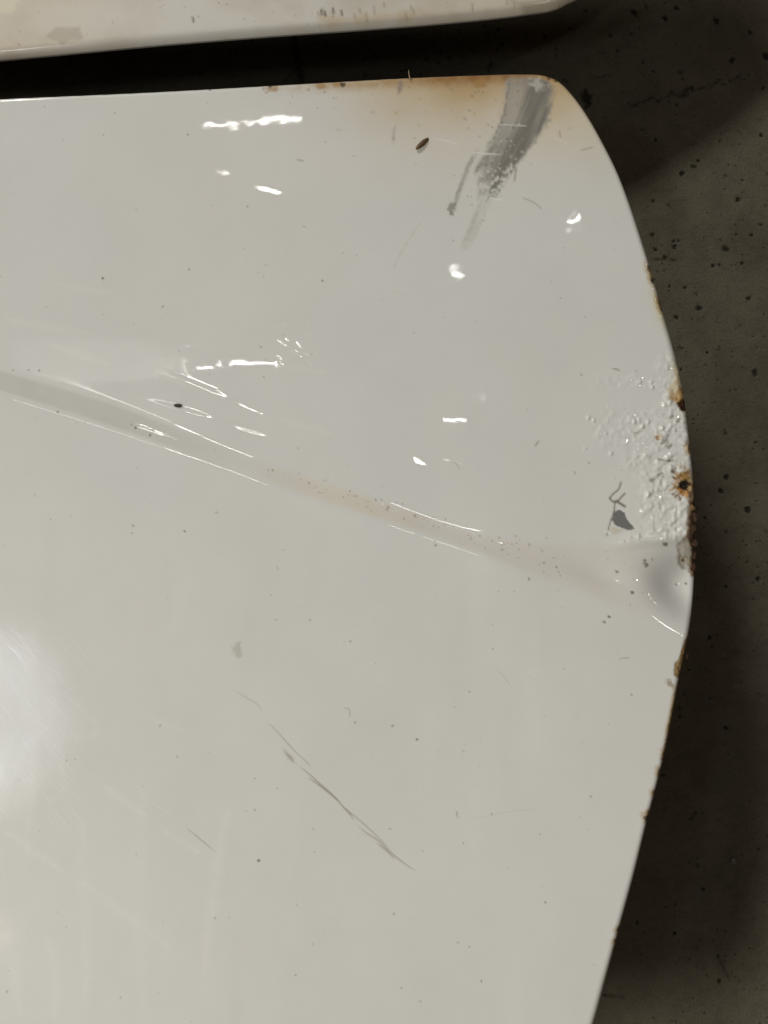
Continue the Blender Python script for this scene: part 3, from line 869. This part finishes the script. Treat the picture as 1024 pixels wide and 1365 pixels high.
# swirl scratches in the haze patch on the left
for k in range(120):
    x = rng.random() * 110 - 15; y = 840 + rng.random() * 240; L = 8 + rng.random() * 45; an = 0.85 + rng.normal() * 0.12
    if k % 7 == 0: an = -1.0 + rng.normal() * .3
    c.line([(x, y), (x + L * math.cos(an) * .55, y + L * math.sin(an) * .5), (x + L * math.cos(an), y + L * math.sin(an))], .6 + .3 * rng.random(), (.84, .85, .86), .2 + .3 * rng.random(), True, 0.03 + .05 * rng.random())
for k in range(16):
    x = 355 + rng.random() * 65; y = 425 + rng.random() * 60; L = 5 + rng.random() * 9; an = .8 + rng.normal() * .15
    c.line([(x, y), (x + L * math.cos(an), y + L * math.sin(an))], .7, (.85, .83, .80), .6, False, .15)
for k in range(60):      # stray hairlines everywhere
    x = rng.random() * 860; y = 150 + rng.random() * 1200; L = 6 + rng.random() * 18; an = rng.random() * 3.14
    c.line([(x, y), (x + L * math.cos(an), y + L * math.sin(an))], .6, (.58, .56, .52) if k % 2 else (.82, .81, .79), .3, False, .05)

# grime specks in the film
SPECKS = [(246, 708, 2.2), (176, 711, 1.4), (556, 986, 2.2), (345, 1147, 2.4), (77, 549, 2), (52, 494, 1.6), (38, 493, 1.6), (204, 574, 2.6), (181, 570, 2.2), (200, 580, 1.8), (137, 371, 2), (252, 359, 1.6),
          (430, 374, 1.6), (287, 1224, 1.5), (394, 1300, 1.5), (626, 922, 1.6), (657, 865, 1.4), (705, 772, 2.0), (581, 727, 2.2), (580, 721, 1.4), (788, 1062, 1.5), (618, 1124, 1.5), (727, 1203, 1.6), (642, 1308, 1.8),
          (626, 1262, 1.5), (330, 275, 1.5), (604, 320, 1.3), (340, 1080, 1.6), (138, 180, 1.4), (250, 179, 1.4), (493, 55, 1)]
for (x, y, r) in SPECKS:
    c.spot(x, y, r * .62, BLACKISH, .75, 0, .5, 1.3, x, int(x), soft=.45)
for k in range(230):
    x = rng.random() * 900; y = 125 + rng.random() * 1245
    r = 0.45 + rng.random() ** 4 * 0.9
    c.spot(x, y, r, (0.22, .20, .17), .3 + .4 * rng.random(), 0, .6, 1 + rng.random(), rng.random() * 3, k, soft=.5)
for k in range(170):     # dust caught in the pressed line
    t = rng.random(); x = 340 + 540 * t ** .8; s = rng.random()
    yl = np.interp(x, LINE_LO[:, 0], LINE_LO[:, 1]); yh = np.interp(x, LINE_HI[:, 0], LINE_HI[:, 1])
    c.spot(x, yh - 8 + (yl - yh) * s, .5 + rng.random() ** 3 * 1.1, (0.22, .17, .13) if k % 3 else (.30, .2, .12), .25 + .6 * rng.random(), 0, .6, 1.2, 1, k, soft=.45)

ROLL = lambda u, v: np.interp(v, [90, 140, 300, 420, 560, 800, 1000, 1400], [5, 6, 8, 11, 11, 11, 9, 13])
hood = empty('car_hood', (0, 0, HP - 0.02), 'big dented white car hood with rust holes and blistered paint along its right edge', 'car hood')
PINV = Vector((0, 0, HP - 0.02))


def rebase(o):
    o.matrix_parent_inverse = hood.matrix_world.inverted() if False else o.matrix_parent_inverse
    o.location = -PINV if o.parent is hood else o.location
    return o


skin = rebase(finish_sheet(cv, HOOD, 0.0, 8, 'outer_skin', M_PAINT, hood, ROLL))
zs = lambda u, v: base_height(u, v) + step_profile(u, v)


def z_at(u, v):
    j = np.clip(np.searchsorted(ys, v), 1, len(ys) - 1); i = np.clip(np.searchsorted(xs, u), 1, len(xs) - 1)
    return cv.z[j, i]


def hem_col(u, v):
    n = fbm(u, v, 30, 81, 4)[:, None]; n2 = fbm(u, v, 8, 86, 3)[:, None]
    w_ = np.array([0.50, 0.48, 0.42]); r_ = np.array([0.10, 0.05, 0.02])
    k = sstep(0.50, 0.66, n + 0.25 * (n2 - .5) + (0.22 * ((v > 640) & (v < 1120) & (u > 700)))[:, None])
    return w_ * (1 - k) + r_ * k


rebase(hem(HOOD, z_at, ROLL, 'folded_edge', hood, hem_col, 7.0, 26))

# underside pressing
def inset_mesh(outline, off, z0, name, mat, parent, scale=0.985, zplane=0.0, thick=14):
    P = outline[::6]
    cxy = P.mean(0)
    Q = cxy + (P - cxy) * scale
    sc = (D - zplane) / D
    n = len(Q)
    vs = [((q[0] - CU) * K * sc, (CV - q[1]) * K * sc, HP + (zplane + z0) * K) for q in Q]
    vs += [((q[0] - CU) * K * sc, (CV - q[1]) * K * sc, HP + (zplane + z0 - thick) * K) for q in Q]
    me = bpy.data.meshes.new(name)
    fs = [list(range(n))[::-1], list(range(n, 2 * n))] + [[k, (k + 1) % n, n + (k + 1) % n, n + k] for k in range(n)]
    me.from_pydata(vs, [], fs); me.update(); me.materials.append(mat)
    o = bpy.data.objects.new(name, me); link(o, parent)
    return o


rebase(inset_mesh(HOOD, 0, -105, 'inner_frame', M_STEEL, hood, 0.93, 0, 12))


# flakes of rust that stand off the edge: thin irregular plates
def flake(x, y, r, asp, ang, mat, lift=0.6, thick=1.0, seed=0):
    g = np.random.default_rng(seed)
    n = 11
    rad = r * (0.7 + 0.5 * g.random(n))
    z0 = float(z_at(np.array([x]), np.array([y]))[0])
    dd = float(nearest(HOOD, np.array([float(x)]), np.array([float(y)]))[0][0])
    rr = float(ROLL(x, y)); t = min(dd / rr, 1); z0 += -rr * (1 - math.sqrt(max(0, 1 - (1 - t) ** 2)))
    sc = (D - z0) / D
    vs = []; ca, sa = math.cos(ang), math.sin(ang)
    for lvl, k_, dz in [(0, 1.0, lift - thick), (1, 0.97, lift), (2, 0.55, lift + thick * .45)]:
        for q in range(n):
            t_ = 2 * math.pi * q / n
            a_ = rad[q] * k_ * asp * math.cos(t_); b_ = rad[q] * k_ * math.sin(t_)
            px, py = x + a_ * ca - b_ * sa, y + a_ * sa + b_ * ca
            vs.append(((px - CU) * K * sc, (CV - py) * K * sc, HP + (z0 + dz + 0.3 * g.normal() * (lvl > 0)) * K))
    vs.append(((x - CU) * K * sc, (CV - y) * K * sc, HP + (z0 + lift + thick * .35) * K))
    fs = []
    for lvl in (0, 1):
        for q in range(n):
            fs.append([lvl * n + q, lvl * n + (q + 1) % n, (lvl + 1) * n + (q + 1) % n, (lvl + 1) * n + q])
    for q in range(n): fs.append([2 * n + q, 2 * n + (q + 1) % n, 3 * n])
    me = bpy.data.meshes.new('rust_flake'); me.from_pydata(vs, [], fs); me.update(); me.materials.append(mat)
    o = bpy.data.objects.new('rust_flake', me); link(o, hood)
    return rebase(o)


for k, (x, y, r, asp, ang, mt) in enumerate([
        (926, 690, 3.6, 1.8, 1.5, M_RUST), (924, 706, 4.0, 1.7, 1.7, M_RUST), (926, 722, 4.0, 1.9, 1.5, M_RUST), (925, 740, 3.4, 2.0, 1.6, M_RUST),
        (925, 755, 2.6, 1.8, 1.5, M_RUST), (923, 676, 3.0, 1.5, 1.2, M_RUST_LIGHT), (909, 870, 2.6, 2.4, 1.95, M_RUST_LIGHT), (905, 890, 2.8, 2.2, 1.75, M_RUST_LIGHT),
        (915, 878, 2.4, 3.0, 1.85, M_RUST), (910, 746, 2.2, 1.4, .6, M_RUST_LIGHT)]):
    flake(x, y, r, asp, ang, mt, 0.4, 0.9, k)

# ------------------------------------------------------------------ the second panel, behind
Z2 = -98.0
PAN2 = spline([(-650, 128), (-400, 108), (-200, 91), (0, 74), (200, 55), (360, 42), (500, 32), (620, 22), (700, 13), (742, 6), (768, -6), (820, -29),
               (872, -55), (920, -88), (968, -127), (1020, -195), (1050, -290), (1080, -420), (1080, -800), (1060, -900), (960, -940), (-600, -940), (-700, -900), (-720, -800), (-720, 40), (-700, 110)])
xs2 = grid_axis(-750, 1120, -24, 790, 2.0, 20)
ys2 = grid_axis(-980, 150, -30, 90, 1.5, 20)
c2 = Canvas(xs2, ys2, (0.70, 0.675, 0.63))
U2, V2 = c2.U, c2.V


def z2f(u, v):
    return -((u - 200.0) ** 2) / 24000 - ((v + 400.0) ** 2) / 26000 + 0 * u


c2.z += z2f(U2, V2) + 0.7 * (noise(U2, V2, 60, 91) - .5)
ful = (slice(None), slice(None))
sm = fbm(U2, V2 * 1.4, 70, 92, 5)
c2.tint(ful, sstep(0.35, 0.70, sm), (0.93, 0.90, 0.86))
c2.tint(ful, sstep(0.50, 0.60, fbm(U2 + 300, V2, 60, 97, 5)) * 0.3, (0.86, 0.82, 0.76))
c2.tint(ful, sstep(200, 60, U2) * .8, (0.95, 0.90, 0.83))
c2.poly([(60, 50), (75, 38), (105, 36), (110, 50), (85, 60)], (.42, .36, .29), .55, 3, 5, 14, 93)
c2.poly([(-10, -10), (28, -10), (18, 12), (-10, 18)], (.74, .70, .56), .8, 4, 6, 14, 94)
c2.tint(ful, sstep(430, 760, U2) * .9, (1.0, .93, .83))
c2.poly([(430, 24), (560, 12), (580, 20), (440, 34)], (.60, .46, .26), .45, 5, 8, 20, 95, tex=.3)
c2.poly([(680, 0), (770, -8), (775, 8), (700, 16)], (.34, .28, .20), .5, 6, 8, 20, 96)
for k in range(18):
    x = 400 + rng.random() * 350; y = rng.random() * 20
    c2.line([(x, y), (x + 1, y + 5 + 6 * rng.random())], 1.2, (.3, .26, .22), .55, False)
for k in range(40):
    c2.spot(rng.random() * 760, rng.random() * 70, .6 + rng.random() * .8, (.25, .21, .17), .45, 0, .6, 1.3, 1, k)
for (x, y) in [(257, 26), (428, 16), (433, 18), (444, 14), (455, 17)]:
    c2.line([(x, y - 3), (x + 1, y + 3)], 1.3, (.1, .08, .07), .9, False)
c2.haze += 0.12
pan = empty('car_door_panel', (0, 0, HP - 0.11), 'second white panel cut off by the top of the picture, smeared yellowish dirt on it', 'car panel')


def rebase2(o):
    o.location = (0, 0, -(HP - 0.11)); return o


rebase2(finish_sheet(c2, PAN2, Z2, 11, 'outer_skin', M_PAINT, pan))


def hem2(u, v):
    n = fbm(u, v, 40, 83, 4)[:, None]
    return np.array([0.55, 0.53, 0.48]) * (1 - .4 * n)


rebase2(hem(PAN2, lambda u, v: c2.z[np.clip(np.searchsorted(ys2, v), 1, len(ys2) - 1), np.clip(np.searchsorted(xs2, u), 1, len(xs2) - 1)], 11, 'folded_edge', pan, hem2, 5, 20, Z2))
rebase2(inset_mesh(PAN2, 0, -38, 'inner_frame', M_STEEL, pan, 0.93, Z2, 10))

# ------------------------------------------------------------------ floor
fx = np.concatenate([np.arange(-6000, -30, 200), np.arange(-24, 780, 3.0), np.arange(780, 1046, 1.5), np.arange(1060, 7000, 200)])
fy = np.concatenate([np.arange(-6000, -30, 200), np.arange(-24, 1390, 1.5), np.arange(1400, 7000, 200)])
f = Canvas(fx, fy, (0.150, 0.135, 0.098))
UF, VF = f.U, f.V
f.z += 1.2 * (fbm(UF, VF, 120, 201, 3) - .5) + 0.55 * (fbm(UF, VF, 9, 202, 3) - .5)
full = (slice(None), slice(None))
f.tint(full, sstep(.4, .66, fbm(UF, VF, 140, 203, 5)), (0.84, 0.83, 0.82))
f.tint(full, sstep(.45, .7, fbm(UF + 40, VF, 30, 204, 5)) * .7, (0.86, 0.85, 0.86))
f.tint(full, sstep(.5, .7, fbm(UF + 70, VF * 1.6, 11, 205, 4)) * .5, (0.80, 0.78, 0.76))
PITS = [(985, 266, 4.5), (968, 332, 5), (933, 411, 4.5), (899, 330, 4), (887, 343, 3), (870, 313, 3), (874, 333, 3.2), (905, 321, 2.4), (898, 322, 2.4), (1007, 497, 5), (998, 398, 4), (902, 423, 3), (914, 383, 2.5),
        (871, 268, 3), (893, 382, 2.5), (969, 636, 4.6), (962, 655, 4.2), (997, 680, 5), (1011, 772, 4), (968, 782, 3), (908, 493, 2.4), (1002, 313, 3), (951, 354, 3), (960, 353, 2.4), (990, 351, 3), (982, 312, 2),
        (846, 15, 5), (902, 10, 4.5), (955, 27, 5), (1000, 43, 4), (1022, 75, 6), (976, 80, 4.4), (887, 24, 4), (571, 32, 3), (465, 31, 3), (537, 49, 3), (910, 231, 4), (931, 214, 3), (990, 240, 2), (960, 1308, 3.4), (958, 1275, 2.5),
        (940, 690, 3), (947, 850, 3), (968, 970, 4), (938, 1186, 3), (900, 1245, 3), (850, 1230, 3), (1015, 180, 3), (1008, 590, 2), (925, 560, 2), (943, 470, 2.2)]
for (x, y, r) in PITS:
    f.spot(x, y, r * .72, (0.022, 0.018, 0.014), .95, 2.2, .7, 1.2, x, int(x), soft=.3)
for k in range(210):
    x = 845 + rng.random() * 195; y = rng.random() * 1380; r = .8 + rng.random() ** 4 * 1.8
    f.spot(x, y, r, (0.035, 0.030, 0.022), .5 + .5 * rng.random(), 1.2, .7, 1 + rng.random(), rng.random() * 3, k, soft=.4)
for k in range(120):
    f.spot(rng.random() * 860, rng.random() * 110, 1.2 + rng.random() * 1.2, (0.035, 0.030, 0.022), .8, 1.0, .7, 1.2, 1, k, soft=.4)
# the cast joint between the panels and the broken crack to the right
f.line([(389, 30), (392, 55), (396, 78), (403, 108), (410, 140)], 4.6, (0.012, 0.011, 0.009), 1.0, False, 5, 301, 1.5)
for k in range(34):
    t = k / 33; x = 838 + 160 * t; y = 142 - 42 * t + rng.normal() * 3
    f.spot(x, y, 1.1 + 1.6 * rng.random() ** 2 + (2.0 if abs(x - 915) < 5 else 0), (0.035, 0.027, 0.019), .75, 1.0, .8, 1.6, -.25, k, soft=.4)
f.spot(782, 130, 7, (0.02, .015, .01), .9, 3, .7, 1.6, 1.2, 5)
f.line([(872, 347), (885, 346), (900, 347)], 1.6, (.03, .025, .02), .8, False, 1.0, 11, 1)
f.line([(798, 1325), (815, 1328), (838, 1330)], 2.2, (.02, .016, .012), .7, True, 1.0, 12, 1)
f.line([(955, 1270), (965, 1290), (975, 1310)], 2.4, (.05, .04, .03), .6, True, 1.0, 13, 1)

zf = f.z
scF = FD / D
XF = (UF - CU) * K * scF; YF = (CV - VF) * K * scF
ny, nx = UF.shape
fq = np.arange((ny - 1) * (nx - 1)); jj, ii = fq // (nx - 1), fq % (nx - 1)
aa = jj * nx + ii
FF = np.stack([aa, aa + nx, aa + nx + 1, aa + 1], 1)
vt = np.stack([XF.ravel(), YF.ravel(), zf.ravel() * K], 1)
pf = np.concatenate([f.c.reshape(-1, 3), np.ones((vt.shape[0], 1))], 1)
me = make_mesh('concrete_floor', vt, FF, {'paint': pf})
me.materials.append(M_FLOOR)
fl_o = bpy.data.objects.new('floor', me); link(fl_o); tag(fl_o, kind='structure')


def floor_pt(u, v, z=0.0):
    return ((u - CU) * K * scF, (CV - v) * K * scF, z)


# ------------------------------------------------------------------ small things
def lump(name, loc, size, mat, seed, squash=(1, 1, .7), rotz=0.0, parent=None, sub=2):
    import bmesh
    bm = bmesh.new(); bmesh.ops.create_icosphere(bm, subdivisions=sub, radius=1)
    g = np.random.default_rng(seed); dirs = g.normal(size=(7, 3)); amp = g.random(7) * .22
    for vv in bm.verts:
        n_ = np.array(vv.co); k = 1 + sum(a_ * math.tanh(2 * float(n_ @ d_)) for a_, d_ in zip(amp, dirs)) * .6
        vv.co = Vector(n_ * k * np.array(squash) * size)
    me_ = bpy.data.meshes.new(name); bm.to_mesh(me_); bm.free(); me_.materials.append(mat)
    me_.polygons.foreach_set('use_smooth', np.ones(len(me_.polygons), bool))
    o = bpy.data.objects.new(name, me_); o.location = loc; o.rotation_euler = (0, 0, rotz); link(o)
    return o


M_STONE = simple_mat('pale_stone', (0.16, 0.16, 0.14), 0.8, 300, .3, .4)
M_HUSK = simple_mat('brown_husk', (0.11, 0.060, 0.022), 0.6, 500, .6, .6)
M_BLACK = simple_mat('black_grit', (0.035, 0.032, 0.026), 0.8, 600, .4, .5)
M_FIBRE = simple_mat('pale_fibre', (0.40, 0.30, 0.18), 0.7, 400, .2, .2)

pb = lump('pebble', floor_pt(976, 1146, 0.0025), 0.0042, M_STONE, 3, (1, 1.1, .7))
tag(pb, 'small pale pebble lying on the shaded concrete at the lower right', 'pebble')


def on_hood(u, v, lift=1.0):
    z = float(z_at(np.array([float(u)]), np.array([float(v)]))[0]) + lift
    sc = (D - z) / D
    return ((u - CU) * K * sc, (CV - v) * K * sc, HP + z * K)


hk = lump('seed_husk', on_hood(563, 191, 1.4), 0.0042, M_HUSK, 8, (2.1, .62, .45), math.radians(42))
tag(hk, 'little brown pointed husk lying on the stained paint left of the grey scuff', 'husk')
gr = lump('grit_grain', on_hood(237, 541, .8), 0.0022, M_BLACK, 9, (1.9, .8, .5), -0.1)
tag(gr, 'black grain of grit just above the upper streak of the pressed line', 'grit')


def fibre(pts, r, mat, name):
    cu = bpy.data.curves.new(name, 'CURVE'); cu.dimensions = '3D'; cu.bevel_depth = r; cu.bevel_resolution = 2
    sp = cu.splines.new('POLY'); sp.points.add(len(pts) - 1)
    for q, p_ in enumerate(pts): sp.points[q].co = (*p_, 1); sp.points[q].radius = 1 - .5 * q / len(pts)
    o = bpy.data.objects.new(name, cu)
    bpy.context.view_layer.update()
    tmp = link(o)
    dg = bpy.context.evaluated_depsgraph_get()
    me_ = bpy.data.meshes.new_from_object(o.evaluated_get(dg))
    bpy.data.objects.remove(o)
    me_.materials.clear(); me_.materials.append(mat)
    o2 = bpy.data.objects.new(name, me_); link(o2); return o2


fb = fibre([on_hood(547, 107, 1.0), on_hood(546, 102, 2), on_hood(545, 97, 3), on_hood(545, 93, 5)], 0.0006, M_FIBRE, 'fibre')
tag(fb, 'short pale fibre sticking out past the top edge of the hood', 'fibre')


def block(name, u0, v0, top, sx, sy, label, rot=0):
    import bmesh
    bm = bmesh.new(); bmesh.ops.create_cube(bm, size=1)
    for vv in bm.verts: vv.co = Vector((vv.co.x * sx, vv.co.y * sy, (vv.co.z + .5) * top))
    bmesh.ops.bevel(bm, geom=bm.edges[:], offset=.004, segments=2, affect='EDGES')
    me_ = bpy.data.meshes.new(name); bm.to_mesh(me_); bm.free(); me_.materials.append(M_WOOD)
    o = bpy.data.objects.new(name, me_); o.location = ((u0 - CU) * K, (CV - v0) * K, 0.0); o.rotation_euler = (0, 0, rot); link(o)
    tag(o, label, 'timber block'); return o


ZB = HP - (105 + 12) * K - .001
block('timber_block', -300, 500, ZB, .5, .1, 'timber block carrying the hood at its far left', .1)
block('timber_block', 100, 1500, ZB, .5, .1, 'timber block carrying the hood at its lower end', -.05)
block('timber_block', 100, -500, HP + (Z2 - 38 - 10) * K - .001, .5, .1, 'timber block carrying the panel behind', .05)
